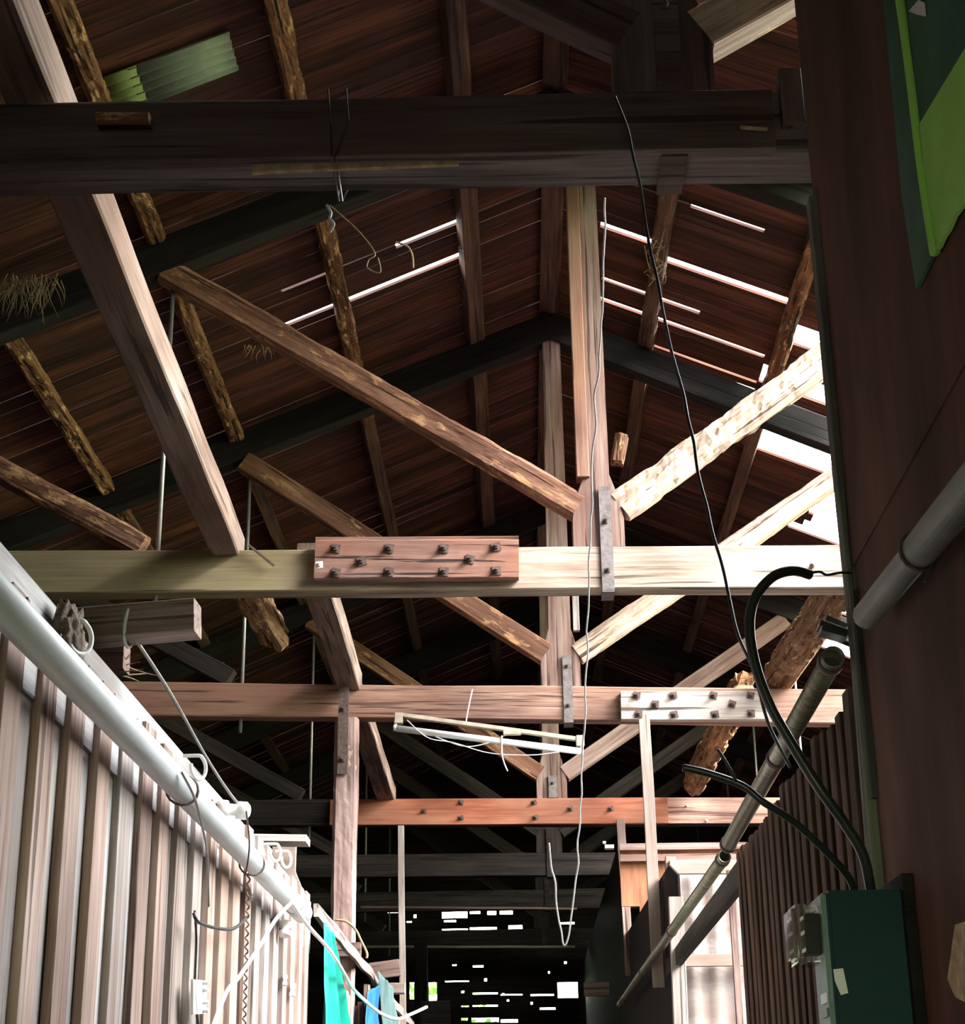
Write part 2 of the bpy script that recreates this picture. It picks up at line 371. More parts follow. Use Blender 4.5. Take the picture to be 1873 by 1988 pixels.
holes = [hole(*h) for h in [(858, 1766, 907, 1782), (912, 1766, 932, 1774), (946, 1767, 963, 1776), (970, 1767, 995, 1775), (858, 1803, 908, 1810), (912, 1800, 964, 1810), (987, 1796, 1014, 1811),
    (862, 1786, 885, 1790), (752, 1767, 772, 1772), (789, 1788, 799, 1791), (803, 1775, 808, 1782), (795, 1907, 806, 1940), (832, 1907, 848, 1951), (832, 1973, 848, 1999),
    (1082, 1907, 1122, 1937), (1088, 1790, 1115, 1794), (1073, 1802, 1115, 1805), (895, 1976, 908, 1981), (915, 1976, 968, 1984), (972, 1979, 1005, 1985), (895, 1952, 910, 1955), (917, 1951, 966, 1954),
    (918, 1874, 938, 1878), (878, 1872, 886, 1875), (940, 1899, 945, 1905), (864, 1904, 910, 1906), (895, 1923, 901, 1928), (974, 1928, 979, 1932), (917, 1927, 966, 1930), (972, 1930, 1014, 1932), (1030, 1930, 1075, 1933),
    (1048, 1956, 1078, 1960), (1095, 1866, 1100, 1871), (984, 1940, 988, 1944), (1030, 1945, 1034, 1950), (1064, 1885, 1067, 1890)]]
def pf(u, z): return Vector((u, YF, z))
pf.vec = Vector((0, 1, 0))
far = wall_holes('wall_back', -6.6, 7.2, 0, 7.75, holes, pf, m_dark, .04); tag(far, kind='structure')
b = MB(); b.box((-6.7, -3.2, 0), (-1.1, -3.1, 7.8)); b.box((.9, -3.2, 0), (7.3, -3.1, 7.8)); b.box((-1.1, -3.2, 2.8), (.9, -3.1, 7.8)); tag(b.build('wall_front', m_dark), kind='structure')  # unseen; doorway gap added to light the faces turned toward the camera
b = MB(); b.box((-6.72, -3.2, 0), (-6.62, 27.0, 4.75)); tag(b.build('wall_outer_left', m_dark), kind='structure')
b = MB(); b.box((7.2, -3.2, 0), (7.28, 27.0, 4.75)); tag(b.build('wall_outer_right', m_dark), kind='structure')  # unseen; run across the open bay so light enters only from above

# left partition: pale boards with battens
bd = MB(); y = .8; rnd = random.Random(3)
while y < 8.75:
    w_ = .28; bd.box((-1.125, y+.002, 0), (-1.10+rnd.uniform(-.003, .003), y+w_-.004, 2.80)); y += w_
wl = bd.build('wall_left', m_board, origin=(-1.1, 5, 0), upright=True); tag(wl, kind='structure')
beam('top_rail', (-1.098, .8, 2.70), (-1.098, 8.9, 2.70), .26, .014, m_board, wl)
beam('middle_rail', (-1.14, .8, 1.3), (-1.14, 8.8, 1.3), .10, .05, m_batten, wl)
y = 1.6; ys = []
while y < 8.8:
    ys.append(y); y += .272
for y in ys:
    w_ = rnd.uniform(.125, .15); yy = y+rnd.uniform(-.012, .012)
    top = 2.76+rnd.uniform(-.03, .03) if y < 6.6 else 2.84+rnd.uniform(-.04, .03)
    beam('batten', (-1.089, yy, .02), (-1.089+rnd.uniform(-.002, .002), yy, top), w_, .024, rnd.choice((m_batten, m_batten, m_batten2)), wl, up=(0, 1, 0), rough=.003)
# second part of the left partition behind the post
wl2 = MB(); y = 10.3
while y < 17.0:
    if not 11.2 < y < 11.55: wl2.box((-1.12, y, 0), (-1.09, y+.145, (2.55 if y < 12.2 else 2.72)+rnd.uniform(-.02, .02)))
    y += .15
wl2 = wl2.build('wall_left', m_batten, origin=(-1.1, 13, 0), upright=True); tag(wl2, kind='structure')
beam('top_rail', (-1.08, 9.0, 2.80), (-1.08, 17.0, 2.76), .07, .025, m_grey, wl2, rough=.01)

# right partition: dark vertical slats, from the corner post to the open bay
wr = MB(); wr.box((.90, 4.25, 0), (.92, 6.75, 2.72)); wr = wr.build('wall_right', m_rbat, upright=True); tag(wr, kind='structure')
y = 4.32
while y < 6.75:
    beam('batten', (.872, y, .02), (.872, y, 2.70+rnd.uniform(-.02, .02)), .075+rnd.uniform(-.01, .01), .05, m_rbat, wr, up=(0, 1, 0)); y += .135
# tall brown panels beside the camera
wp = MB(); wp.box((.87, .2, 0), (.90, 4.20, 3.18)); wp.box((.865, .2, 3.0), (.885, 4.22, 7.2))
wp = wp.build('wall_right', m_panel, origin=(.87, 2.2, 2), upright=True); tag(wp, kind='structure')
beam('trim', (.872, 4.19, 0.0), (.872, 4.19, 4.1), .06, .055, m_trim, wp, up=(0, 1, 0), rough=.004)
beam('trim', (.866, 4.145, 2.40), (.866, 4.145, 2.93), .02, .02, m_black, wp, up=(0, 1, 0))  # black strip in place of the shaded slot beside the corner post
# dark partition further back on the right
wd = MB(); P = [(.93, 10.3, 0), (.93, 10.3, 3.15), (.93, 10.9, 3.30), (.93, 16.0, 3.45), (.93, 16.6, 4.38), (.93, 26.9, 4.38), (.93, 26.9, 0)]
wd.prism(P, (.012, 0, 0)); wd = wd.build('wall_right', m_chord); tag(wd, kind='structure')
# cross wall of the side room
wc = MB(); wc.box((.80, 14.0, 3.46), (4.6, 14.03, 3.95)); wc.box((.945, 14.0, 2.2), (4.6, 14.03, 3.46)); wc = wc.build('wall_cross', m_ply, upright=True); tag(wc, kind='structure')
for z_ in (3.93, 3.84): beam('wall_rail', (.80, 13.97, z_), (4.6, 13.97, z_-.02), .055, .04, m_king, wc)

# ------------------------------------------------------------------ roof trusses
TY = [4.4, 8.6, 11.5, 15.5, 18.5, 21.2, 25.1]
KT = [.010, .0125, .030, .0144, .0076, 0, 0]
KX = [.49, .45, .30, .29, .30, .30, .30]
def nut(mb, c, s=.03):
    """square washer with a hexagonal nut and a bolt end, facing -Y"""
    a = random.uniform(-.35, .35); x, y_, z_ = c
    P = [Vector((x+s*math.cos(a+math.pi/4+i*math.pi/2)*1.3, y_, z_+s*math.sin(a+math.pi/4+i*math.pi/2)*1.3)) for i in range(4)]
    mb.prism(P, (0, -.006, 0))
    P = [Vector((x+s*.62*math.cos(i*math.pi/3), y_-.006, z_+s*.62*math.sin(i*math.pi/3))) for i in range(6)]
    mb.prism(P, (0, -.02, 0))
    mb.tube([(x, y_-.02, z_), (x, y_-.042, z_)], s*.3, 8, False)
trusses = []
TL = ['dark grey-brown roof truss nearest the viewer, heavy beam crossing the top',
      'roof truss with weathered tie beam and ten-bolt purplish splice plate left of king post',
      'roof truss with ten-bolt pale splice plate at the right, directly above the fluorescent lamp',
      'roof truss with long orange-red splice plank on its tie beam, behind the fluorescent lamp',
      'unlit dark roof truss next behind the one with the orange-red plank',
      'far dark roof truss, second behind the one with the orange-red plank',
      'farthest dark roof truss, just in front of the back wall with bright gaps']
for i in range(7):
    Y = TY[i]; d = .19 if i == 0 else .13; k_ = KX[i]; T = empty('roof_truss', (k_, Y+d/2, 4.4))
    tag(T, TL[i], 'roof truss', 'timber roof trusses across the barn'); trusses.append(T)
    def Q(x, z_, dy=0, Y=Y, d=d, i=i, k_=k_):
        f = 1 if z_ < 5 else max(0, 1-(z_-5)/1.2)
        return Vector((x, Y+d/2+dy, z_-KT[i]*(x-k_)*f))
    mt = [m_near, m_t2, m_t3, m_dark, m_dark, m_dark, m_dark][i]; far_ = i > 3  # farther trusses get dark timber: their deep shade is set in the colour
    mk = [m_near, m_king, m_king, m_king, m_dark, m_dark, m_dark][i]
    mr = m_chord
    if i == 0: beam('tie_beam', Q(-6.4, 4.51), Q(6.9, 4.51), .22, d, mt, T, rough=.004, seg=.12)
    else: beam('tie_beam', Q(-6.4, 4.52), Q(6.9, 4.52), .24, d, mt, T, rough=.004, seg=.12)
    # rafters (top chords)
    zb = roofz(XR)-.23
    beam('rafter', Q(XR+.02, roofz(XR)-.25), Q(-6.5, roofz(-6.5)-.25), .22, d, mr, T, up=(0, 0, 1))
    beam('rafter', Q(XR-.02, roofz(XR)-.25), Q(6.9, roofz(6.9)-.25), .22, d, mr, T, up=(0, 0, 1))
    # king post with flared foot
    kw = .08 if i != 1 else .07; bw = .14 if i else .155
    P = [(-bw, 4.64), (-bw, 4.80), (-.125 if i else -.15, 4.90), (-kw, 5.06), (-kw*.85, 7.35), (kw*.85, 7.35), (kw, 5.06), (.125 if i else .15, 4.90), (bw, 4.80), (bw, 4.64)]
    kb = MB(); kb.prism([Q(k_+a, z_, -.055) for a, z_ in P], (0, .11, 0))
    # grain runs up the post
    kpo = kb.build('king_post', mk, T, bevel=.004, upright=True)
    # struts from the king post foot
    zi = 4.88; xl = -1.95 if i else -2.0; xr_ = 2.55
    ml = [m_near, m_strut, m_strut, m_strut, m_dark, m_dark, m_dark][i]; mrr = [m_strutR, m_strutR, m_strutR, m_king, m_dark, m_dark, m_dark][i]  # nearest right strut gets the pale wood so its underside reads as lit
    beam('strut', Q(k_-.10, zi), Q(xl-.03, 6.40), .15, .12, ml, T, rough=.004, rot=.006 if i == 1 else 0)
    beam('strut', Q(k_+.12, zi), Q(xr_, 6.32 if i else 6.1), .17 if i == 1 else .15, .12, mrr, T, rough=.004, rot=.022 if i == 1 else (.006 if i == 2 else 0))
    # outer struts, rods and the outermost struts
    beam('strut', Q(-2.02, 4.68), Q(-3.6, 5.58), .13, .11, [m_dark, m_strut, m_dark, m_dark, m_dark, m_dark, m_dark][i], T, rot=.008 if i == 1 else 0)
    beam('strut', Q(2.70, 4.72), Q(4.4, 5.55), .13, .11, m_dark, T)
    for rx in (-1.94, 2.6):
        r_ = MB(); r_.tube([Q(rx, 4.3, -.0), Q(rx, roofz(rx)-.35, 0)], .013, 8, False); r_.build('tie_rod', m_rod, T, True)
    # strap over the king post foot
    sx, sw, s0, s1 = [(.50, .078, 5.2, 4.40), (.49, .065, 4.98, 4.40), (.345, .065, 4.86, 4.40), (.30, .08, 4.85, 4.66), (.3, .06, 4.9, 4.4), (.3, .06, 4.9, 4.4), (.3, .06, 4.9, 4.4)][i]
    st = MB(); a = Q(sx, s0, -d/2-.008); c = Q(sx, s1-.012, -d/2-.008)
    st.box((sx-sw/2, a.y-.005, c.z), (sx+sw/2, a.y+.007, a.z)); 
    if s1 < 4.5: st.box((sx-sw/2, a.y-.005, c.z-.008), (sx+sw/2, a.y+d+.02, c.z+.002)); st.box((sx-sw/2, a.y+d+.008, c.z), (sx+sw/2, a.y+d+.018, 4.9))
    so_ = st.build('strap', m_near if i == 0 else (m_irong if i < 4 else m_dark), T)  # far straps take the dark timber tone, the bay's shade in their colour
    if i < 4:
        for zz in ((4.78, 4.50) if i else (4.92, 4.50)):
            if zz > s0-.02 or zz < s1: continue
            bb = MB(); p = Q(sx, zz, 0); nut(bb, (sx, a.y-.005, p.z), .014); bb.build('bolt', m_iron, so_)
    if i == 0:
        # heavy splice plank on its face, stopping short of the right-hand post
        sp_ = beam('splice_plate', Vector((-3.2, Y-.02, 4.505)), Vector((.80, Y-.02, 4.485)), .205, .05, m_near, T, rough=.004, seg=.1)
        beam('end_block', Vector((.86, Y-.01, 4.47)), Vector((.86, Y-.01, 4.66)), .07, .07, m_near, T, up=(1, 0, 0))
    if i == 1:
        sp_ = beam('splice_plate', AY(612, 1090, Y-.03)+Vector((0, 0, 0)), AY(1007, 1089, Y-.03), .222, .06, m_plate2, T, rough=.004, rot=.004)
        for (px, py) in [(652,1065),(756,1065),(862,1065),(963,1062),(702,1090),(912,1086),(652,1112),(756,1110),(862,1110),(964,1108)]:
            bb = MB(); p = AY(px, py, Y-.063); nut(bb, p, .026); bb.build('bolt', m_iron, sp_)
        beam('splice_plate', AY(612, 1090, Y+d+.03)+Vector((0, 0, .02)), AY(1007, 1089, Y+d+.03)+Vector((0, 0, .02)), .23, .06, m_plate2, T)
        bb = MB(); bb.tube([AY(1578, 1098, Y), AY(1575, 1098, Y-.06)], .012, 8, False); bb.build('bolt', m_iron, T)
        beam('side_plank', Q(.375, 5.04, -.03), Q(.375, 7.3, -.03), .07, .10, m_t3, T, up=(1, 0, 0))
        beam('knot_block', Q(.565, 5.14, -.02), Q(.60, 5.30, -.02), .07, .09, m_rot, T, up=(1, 0, 0), rot=.012)
    if i == 2:
        sp_ = beam('splice_plate', AY(1205, 1371, Y-.035), AY(1490, 1372, Y-.035), .20, .07, m_plate3, T, rough=.004)
        for (px, py) in [(1236,1350),(1307,1350),(1385,1350),(1457,1350),(1272,1367),(1421,1367),(1240,1386),(1309,1387),(1388,1387),(1458,1385)]:
            bb = MB(); nut(bb, AY(px, py, Y-.072), .027); bb.build('bolt', m_iron, sp_)
        beam('end_block', Q(.42, 5.05, -.03), Q(.42, 5.33, -.03), .045, .05, m_grey, T, up=(1, 0, 0))
    if i == 3:
        sp_ = beam('splice_plate', AY(641, 1578, Y-.03), AY(1296, 1574, Y-.03), .235, .06, m_orange, T, rough=.002)
        for (px, py) in [(823,1575),(895,1558),(895,1588),(1037,1558),(1040,1587),(1108,1570),(1186,1570)]:
            bb = MB(); nut(bb, AY(px, py, Y-.062), .024); bb.build('bolt', m_iron, sp_)
        for (px, py) in [(1333, 1565), (1371, 1594)]:
            bb = MB(); nut(bb, AY(px, py, Y-.002), .02); bb.build('bolt', m_porc, T)
        bb = beam('tie_face', Vector((1.3, Y-.012, 4.51)), Vector((3.2, Y-.012, 4.48)), .235, .02, m_t3, T)

beam('split_edge', AY(490, 332, 4.365), AY(890, 315, 4.365), .018, .02, m_straw, trusses[0], rough=.004, rot=.005)
beam('split_edge', AY(1437, 245, 4.345), AY(1490, 248, 4.345), .008, .01, m_straw, trusses[0], rough=.004)
# ------------------------------------------------------------------ purlins
PU = [(-3.90, 'dark purlin on the left slope, lowest one glimpsed above the yellowed outer strut'),
      (-2.98, 'peeling purlin at far left under the roof boards, tan bark flaking'),
      (-2.05, 'half-rotten purlin left of the long peeling strut, orange-brown core showing'),
      (-1.14, 'ragged purlin beside the split glowing boards of the left slope'),
      (-.27, 'sound square purlin on the left slope, next to the ridge'),
      (.30, 'ridge purlin in the dark along the top of the roof'),
      (1.02, 'purlin on the right slope crossing the bright gaps, nearest the ridge'),
      (1.92, 'rotten purlin on the right slope beside the two blown-out holes'),
      (2.95, 'outermost purlin of the right slope, hidden mostly by the tall brown panel')]
for x, lab in PU:
    z_ = roofz(x)-.085; yend = 26.8
    if x in (-2.98, -2.05, -1.14, 1.92, 1.02):
        T = empty('purlin', (x, 5, z_)); tag(T, lab, 'purlin', 'purlins under the roof boards')
        a = 12.1
        up = (SL if x < XR else -SL, 0, 1); up = (-SL if x < XR else SL, 0, 1)
        beam('decayed_length', (x, 5.0, z_), (x, a, z_), .12, .11, m_rot if x != 1.02 else m_purlin, T, up=up, rot=.013 if x != 1.02 else .008, seg=.03)
        beam('sound_length', (x, a-.02, z_), (x, yend, z_), .11, .10, m_purlin, T, up=up)
    else:
        up = (-SL if x < XR else SL, 0, 1)
        tag(beam('purlin', (x, 4.7, z_), (x, yend, z_), .12, .12, m_purlin, None, up=up), lab, 'purlin', 'purlins under the roof boards')

# ------------------------------------------------------------------ longitudinal ceiling beams resting on the tie beams
def lb(x0, y0, x1, y1, mat, lab, h=.17, d=.16, rot=0, z0=4.72, z1=4.72, jag=0):
    return tag(beam('ceiling_beam', (x0, y0, z0), (x1, y1, z1), h, d, mat, None, rough=.004, rot=rot, jag=jag), lab, 'beam', 'long beams resting on the tie beams')
GP = 'long beams resting on the tie beams'
lb(-1.42, 2.4, -1.57, 8.80, m_long, 'long greyed beam with bright right edge ending on the pale weathered tie beam, large at left', z0=4.76)
lb(-1.56, 9.3, -1.50, 10.1, m_rotl, 'broken rotten beam end poking out below the left half of the pale weathered tie beam', rot=.03, jag=.15, z0=4.68, z1=4.62)
lb(-1.14, 8.9, -1.18, 11.62, m_long, 'short brown beam with rotten upper end stopping above the strapped post', h=.16)
lb(-1.20, 11.9, -1.23, 15.6, m_king, 'dark beam with pale right edge ending on the left of the orange-red plank', h=.15)
lb(1.95, 8.75, 1.83, 11.66, m_rotl, 'splintered orange-brown rotten beam above the open pipe end at right', h=.2, d=.18, rot=.045, jag=.1)
lb(1.62, 11.9, 1.57, 15.35, m_rotl, 'decayed dark-tipped beam behind the right end of the pale bolted splice plate', h=.2, d=.16, rot=.045, jag=.15)
tag(beam('wood_offcut', AY(190, 236, 4.3), AY(292, 236, 4.3), .03, .06, m_rot, None, rot=.004), 'splintered orange wood offcut on top edge of the nearest tie beam', 'offcut')
sv = MB(); sv.bar(AY(100, 226, 4.42), AY(190, 214, 4.42), .008, .02); sv.bar(AY(230, 223, 4.4), AY(262, 221, 4.4), .01, .02)
tag(sv.build('wood_splinter', m_straw), 'thin pale splinters beside the orange offcut on the nearest tie beam', 'splinter')

# ------------------------------------------------------------------ posts and hangers
pt = empty('timber_post', (-1.19, 11.44, 0)); tag(pt, 'thick peeling red-brown post strapped to the tie beam, left of the lamp', 'post')
beam('shaft', (-1.19, 11.44, 0), (-1.185, 11.44, 4.42), .16, .12, m_post, pt, up=(1, 0, 0), rot=.004)
s_ = MB(); s_.box((-1.235, 11.355, 4.02), (-1.165, 11.368, 4.63)); s_ = s_.build('strap', m_iron, pt)
for z_ in (4.12, 4.47):
    bb = MB(); nut(bb, (-1.2, 11.355, z_), .02); bb.build('bolt', m_iron, s_)
beam('bracket_block', (-1.30, 11.36, 2.86), (-1.06, 11.36, 2.86), .09, .05, m_king, pt)
tag(beam('hanger_batten', (-1.06, 15.42, 2.3), (-1.09, 15.42, 4.40), .055, .04, m_grey, None, up=(1, 0, 0)), 'thin grey upright batten hanging between the post and the far dark bay', 'batten')
tag(beam('hanger_batten', (.875, 11.45, 2.6), (.86, 11.45, 4.41), .075, .04, m_grey, None, up=(1, 0, 0)), 'long pale nailed batten crossing in front of the right end of the orange-red plank', 'batten')
tag(beam('hanger_batten', (.93, 15.40, 3.05), (.90, 15.40, 4.42), .075, .04, m_king, None, up=(1, 0, 0)), 'shorter brown batten below the orange-red plank, left of the long nailed batten', 'batten')
# stub beams on top of the left partition
tag(beam('stub_beam', (-1.6, 4.52, 2.96), (-.885, 4.50, 3.0), .095, .10, m_long, None), 'sawn stub beam with pale end jutting over the left partition, wire looped around it', 'stub beam', 'stubs on the left partition')
tag(beam('stub_beam', AY(218, 1280, 4.95)+Vector((-.6, 0, -.01)), AY(246, 1279, 4.95), .085, .09, m_long, None), 'smaller sawn stub beam just behind the wired one on the left partition', 'stub beam', 'stubs on the left partition')
tag(beam('stub_beam', (-1.6, 8.3, 3.06), AY(598, 1632, 8.3), .035, .16, m_grey, None), 'thin grey board end jutting over the far end of the left partition', 'stub beam', 'stubs on the left partition')
b = MB(); b.prism([AY(x, y, 8.45) for x, y in [(528, 1636), (574, 1640), (572, 1690), (600, 1760), (540, 1760)]], (0, .04, 0)); tag(b.build('short_board', m_grey), 'short upright grey board under the thin board end', 'board')
tag(beam('cross_board', AY(718, 1886, 13.0), AY(776, 1878, 13.0), .12, .05, m_king, None), 'grey cross board behind the strapped post, low down', 'board')

# ------------------------------------------------------------------ pipes
pl = empty('pale_pipe', (-1.005, 4, 2.6)); tag(pl, 'long thick pale grey pipe running along the left partition', 'pipe')
q0 = Vector((-.995, 1.2, 2.60)); q1 = Vector((-.995, 7.55, 2.63))
b = MB(); b.pipe(q0, q1, .040, .004, 28); b.build('tube', m_pipe, pl, True)
b = MB(); b.pipe(Vector((-.995, 7.50, 2.63)), Vector((-.995, 7.8, 2.63)), .046, .005, 28); b.build('coupling', m_pipe, pl, True)
for y in (4.95, 6.3):
    b = MB(); b.tube([Vector((-.995+.044*math.cos(a), y+.02*math.cos(a), 2.615+.044*math.sin(a))) for a in [2*math.pi*j/16 for j in range(17)]], .004, 6, False); b.build('wire_tie', m_iron, pl)
pv = empty('grey_pipe', (.8, 3, 2.7)); tag(pv, 'grey-green plastic pipe slanting down the tall brown panel at right', 'pipe')
a0 = AX(1873, 955, .80)+Vector((0, -.9, -.0)); a1 = AX(1682, 1195, .81)
a0 = a1+(AX(1873, 960, .80)-a1)*1.8
b = MB(); b.pipe(a0, a1, .032, .004, 24); b.build('tube', m_pvc, pv, True)
ps = a1+(a0-a1)*.33
b = MB(); b.pipe(ps, ps+(a0-a1).normalized()*1.4, .036, .004, 24); b.build('socket', m_pvc, pv, True)
b = MB(); b.tube([ps+Vector((.04*math.cos(a), .012*math.cos(a), .04*math.sin(a))) for a in [2*math.pi*j/16 for j in range(17)]]+[ps+Vector((.0, -.02, -.07))], .004, 6, False); b.build('wire_tie', m_iron, pv)
def rpipe(px0, px1, r, lab, rings, X=.80, tag_=True):
    a = AX(*px0, X); c = AX(*px1, X); T = empty('metal_pipe', a); tag(T, lab, 'pipe')
    b = MB(); b.pipe(a, c, r, .004, 24); b.build('tube', m_bamboo, T, True)
    for f in rings:
        p = a.lerp(c, f); b = MB(); b.pipe(p, p+(c-a).normalized()*.035, r+.004, .004, 24); b.build('ring', m_iron, T, True)
    return T
rpipe((1618, 1275), (1412, 1642), .029, 'stained metal pipe on top of the slatted right partition, open end facing up', (.012, .42, .98))
rpipe((1407, 1662), (1203, 1950), .026, 'second stained metal pipe beyond the slatted partition, tapering away into the dark', (.008, .32, .62, .93))
b = MB()
for (x0, y0, x1, y1, Y) in [(1588, 1215, 1645, 1235, 4.25), (1592, 1225, 1640, 1238, 4.2), (1600, 1205, 1640, 1222, 4.3)]:
    b.bar(AY(x0, y0, Y), AY(x1, y1, Y), .014, .06)
tag(b.build('rubber_scrap', m_black), 'crumpled black scraps wedged above the open pipe end', 'scrap')
tag(beam('wall_plate', (.90, 6.8, 2.66), (.90, 10.9, 2.66), .10, .04, m_dark, None, rough=.002), 'brown wall plate running below the second metal pipe', 'beam')

# ------------------------------------------------------------------ side room at the lower right
tag(beam('room_post', AY(1318, 1988, 10.2)-Vector((0, 0, .8)), AY(1311, 1742, 10.2), .085, .06, m_grey, None, up=(1, 0, 0)), 'grey upright stud left of the bright sheets', 'post')
tag(beam('room_post', AY(1303, 1800, 12.6), AY(1301, 1664, 12.6), .075, .06, m_sheet, None, up=(1, 0, 0)), 'short white-painted stud top at the upper left of the bright sheets', 'post')
tag(beam('room_post', (1.50, 12.4, 0), AY(1417, 1690, 12.4), .05, .04, m_king, None, up=(1, 0, 0)), 'thin dark upright in front of the bright sheets', 'post')
tag(beam('room_rail', AY(1300, 1684, 12.55), AY(1440, 1690, 12.55)+Vector((1.5, 0, 0)), .10, .05, m_sheet, None), 'white horizontal rail across the top of the bright sheets', 'rail')
tag(beam('room_rail', AY(1322, 1865, 12.7), AY(1445, 1868, 12.7)+Vector((1.5, 0, 0)), .085, .05, m_sheet, None), 'white horizontal rail halfway down the bright sheets', 'rail')
def sheet(px, Y, lab, seed, X1=0):
    a = AY(px[0], px[1], Y); c = AY(px[2], px[3], Y); c.x += X1; n = 40; m_ = 12; vs_ = []; fs = []
    for i in range(n+1):
        for j in range(m_+1):
            x = a.x+(c.x-a.x)*i/n; z_ = a.z+(c.z-a.z)*j/m_
            vs_.append(Vector((x, Y+.015*math.sin(x*38+seed)+.01*noise.noise(Vector((x*9, z_*2, seed))), z_)))
    for i in range(n):
        for j in range(m_): p = i*(m_+1)+j; fs.append((p, p+1, p+m_+2, p+m_+1))
    b = MB(); b.add(vs_, fs); o = b.build('hung_sheet', m_sheet, None, True); mo = o.modifiers.new('thick', 'SOLIDIFY'); mo.thickness = .004
    return tag(o, lab, 'sheet', 'pale sheets in the side room')
sheet((1306, 1692, 1445, 1862), 12.8, 'upper pale rippled sheet between the two white rails', 1, .9)
sheet((1322, 1868, 1448, 2030), 12.82, 'lower pink-stained pale sheet below the second white rail', 2, .9)

# ------------------------------------------------------------------ fluorescent lamp
YL = 11.28; fl = empty('fluorescent_lamp', AY(950, 1400, YL)); tag(fl, 'white fluorescent tube lamp slung on wires under the tie beam', 'lamp')
beam('bracket_rail', AY(775, 1388, YL), AY(1128, 1436, YL), .025, .05, m_fix, fl)
for px, py in [(774, 1396), (1126, 1440)]:
    b = MB(); p = AY(px, py, YL); b.box((p.x-.028, YL-.03, p.z-.035), (p.x+.028, YL+.03, p.z+.04)); b.build('end_cap', m_fix, fl, bevel=.004)
b = MB(); b.tube([AY(769, 1414, YL-.01), AY(1128, 1459, YL-.01)], .023, 16, False); b.build('tube', m_tube, fl, True)
for px, py in [(767, 1413), (1129, 1459)]:
    b = MB(); p = AY(px, py, YL-.01); b.tube([p+Vector((-.012, 0, 0)), p+Vector((.012, 0, 0))], .021, 14, False); b.tube([p, p+Vector((.005, 0, .06))], .012, 10, False); b.build('lamp_holder', m_porc, fl, True)
b = MB(); p = AY(994, 1423, YL-.03); b.box((p.x-.06, YL-.05, p.z-.014), (p.x+.06, YL-.01, p.z+.014)); b.build('starter', m_fix, fl, bevel=.003)
b = MB(); b.tube([AY(x, y, YL-.03) for x, y in [(790, 1398), (830, 1432), (880, 1442), (950, 1462), (1030, 1466), (1085, 1460)]], .0035, 6); b.tube([AY(x, y, YL-.02) for x, y in [(845, 1430), (900, 1449), (945, 1443), (975, 1430), (990, 1424)]], .0035, 6)
b.tube([AY(x, y, YL-.04) for x, y in [(974, 1428), (974, 1462), (978, 1480), (985, 1497)]], .005, 6); b.build('flex', m_white, fl, True)
b = MB(); b.tube([AY(x, y, 11.42) for x, y in [(917, 1338), (911, 1365), (905, 1397)]], .005, 6); b.tube([AY(905, 1397, 11.42), AY(905, 1404, YL)], .005, 6, False); b.build('hanging_wire', m_white, fl)

# ------------------------------------------------------------------ wires and cables
def wire(name, pts, r, mat, lab, cat='wire', sides=7, wob=0):
    b = MB(); P = [Vector(p) for p in pts]
    if wob:
        Q_ = spline(P, 9); P = [p+noise.noise_vector(p*9)*wob for p in Q_]
        b.tube(P, r, sides, False)
    else: b.tube(P, r, sides)
    return tag(b.build(name, mat, None, True), lab, cat)
yv = lambda y: 4.62+(y-385)/1450*2.4
wire('hanging_wire', [AY(x, y, yv(y)) for x, y in [(1172, 383), (1170, 520), (1166, 640), (1158, 760), (1150, 900), (1146, 1060), (1142, 1180), (1134, 1400), (1126, 1560), (1118, 1700), (1112, 1760), (1104, 1815), (1096, 1838), (1088, 1815), (1078, 1740), (1068, 1640)]], .0032, m_white, 'thin pale wire hanging the full height beside the king posts, hooked up at its foot', wob=.012)
wire('hanging_cable', [AY(x, y, 4.25 if y < 330 else 4.30+.1*(y > 700)) for x, y in [(1193, 186), (1212, 235), (1232, 310), (1245, 380), (1255, 450), (1272, 525), (1285, 600), (1315, 720), (1340, 830), (1356, 920), (1380, 1020), (1404, 1110), (1428, 1215), (1470, 1320), (1487, 1390), (1508, 1440), (1535, 1490)]], .0048, m_black, 'twisted black cable hanging diagonally from the nearest tie beam to the right-hand pipe', 'cable', wob=.006)
b = MB(); R_ = random.Random(5)
for j in range(12):
    c = AY(1272+R_.uniform(-6, 6), 505+R_.uniform(-35, 60), 4.33); b.tube([c+Vector((R_.uniform(-.03, .03), R_.uniform(-.03, .03), R_.uniform(-.05, .05))) for _ in range(4)], .0012, 4)
tag(b.build('straw_tuft', m_straw), 'tuft of dry fibres caught on the hanging black cable', 'fibres', kind='stuff')
wire('black_conduit', [AY(*p) for p in [(1572, 1116, 3.98), (1540, 1108, 3.95), (1500, 1120, 3.93), (1466, 1160, 3.93), (1455, 1215, 3.93), (1466, 1290, 3.93), (1495, 1370, 3.93), (1540, 1450, 3.93), (1590, 1530, 3.93), (1640, 1600, 3.95), (1675, 1660, 3.97), (1690, 1728, 4.0)]], .0125, m_black, 'thick black conduit looping from the corner post down to the green meter box', 'conduit', 12)
wire('twisted_lead', [AY(*p) for p in [(1568, 1114, 3.98), (1590, 1110, 4.0), (1605, 1116, 4.02), (1630, 1112, 4.05), (1652, 1112, 4.1)]], .0035, m_black, 'thin twisted lead tying the black conduit loop to the corner post')
wire('cut_cable', [AY(*p) for p in [(1325, 1490, 3.90), (1370, 1500, 3.90), (1440, 1525, 3.90), (1480, 1556, 3.90), (1540, 1595, 3.92), (1600, 1650, 3.95), (1645, 1700, 3.98), (1658, 1730, 4.0)]], .009, m_black, 'cut black cable with pale tip reaching out from the green meter box', 'cable', 10)
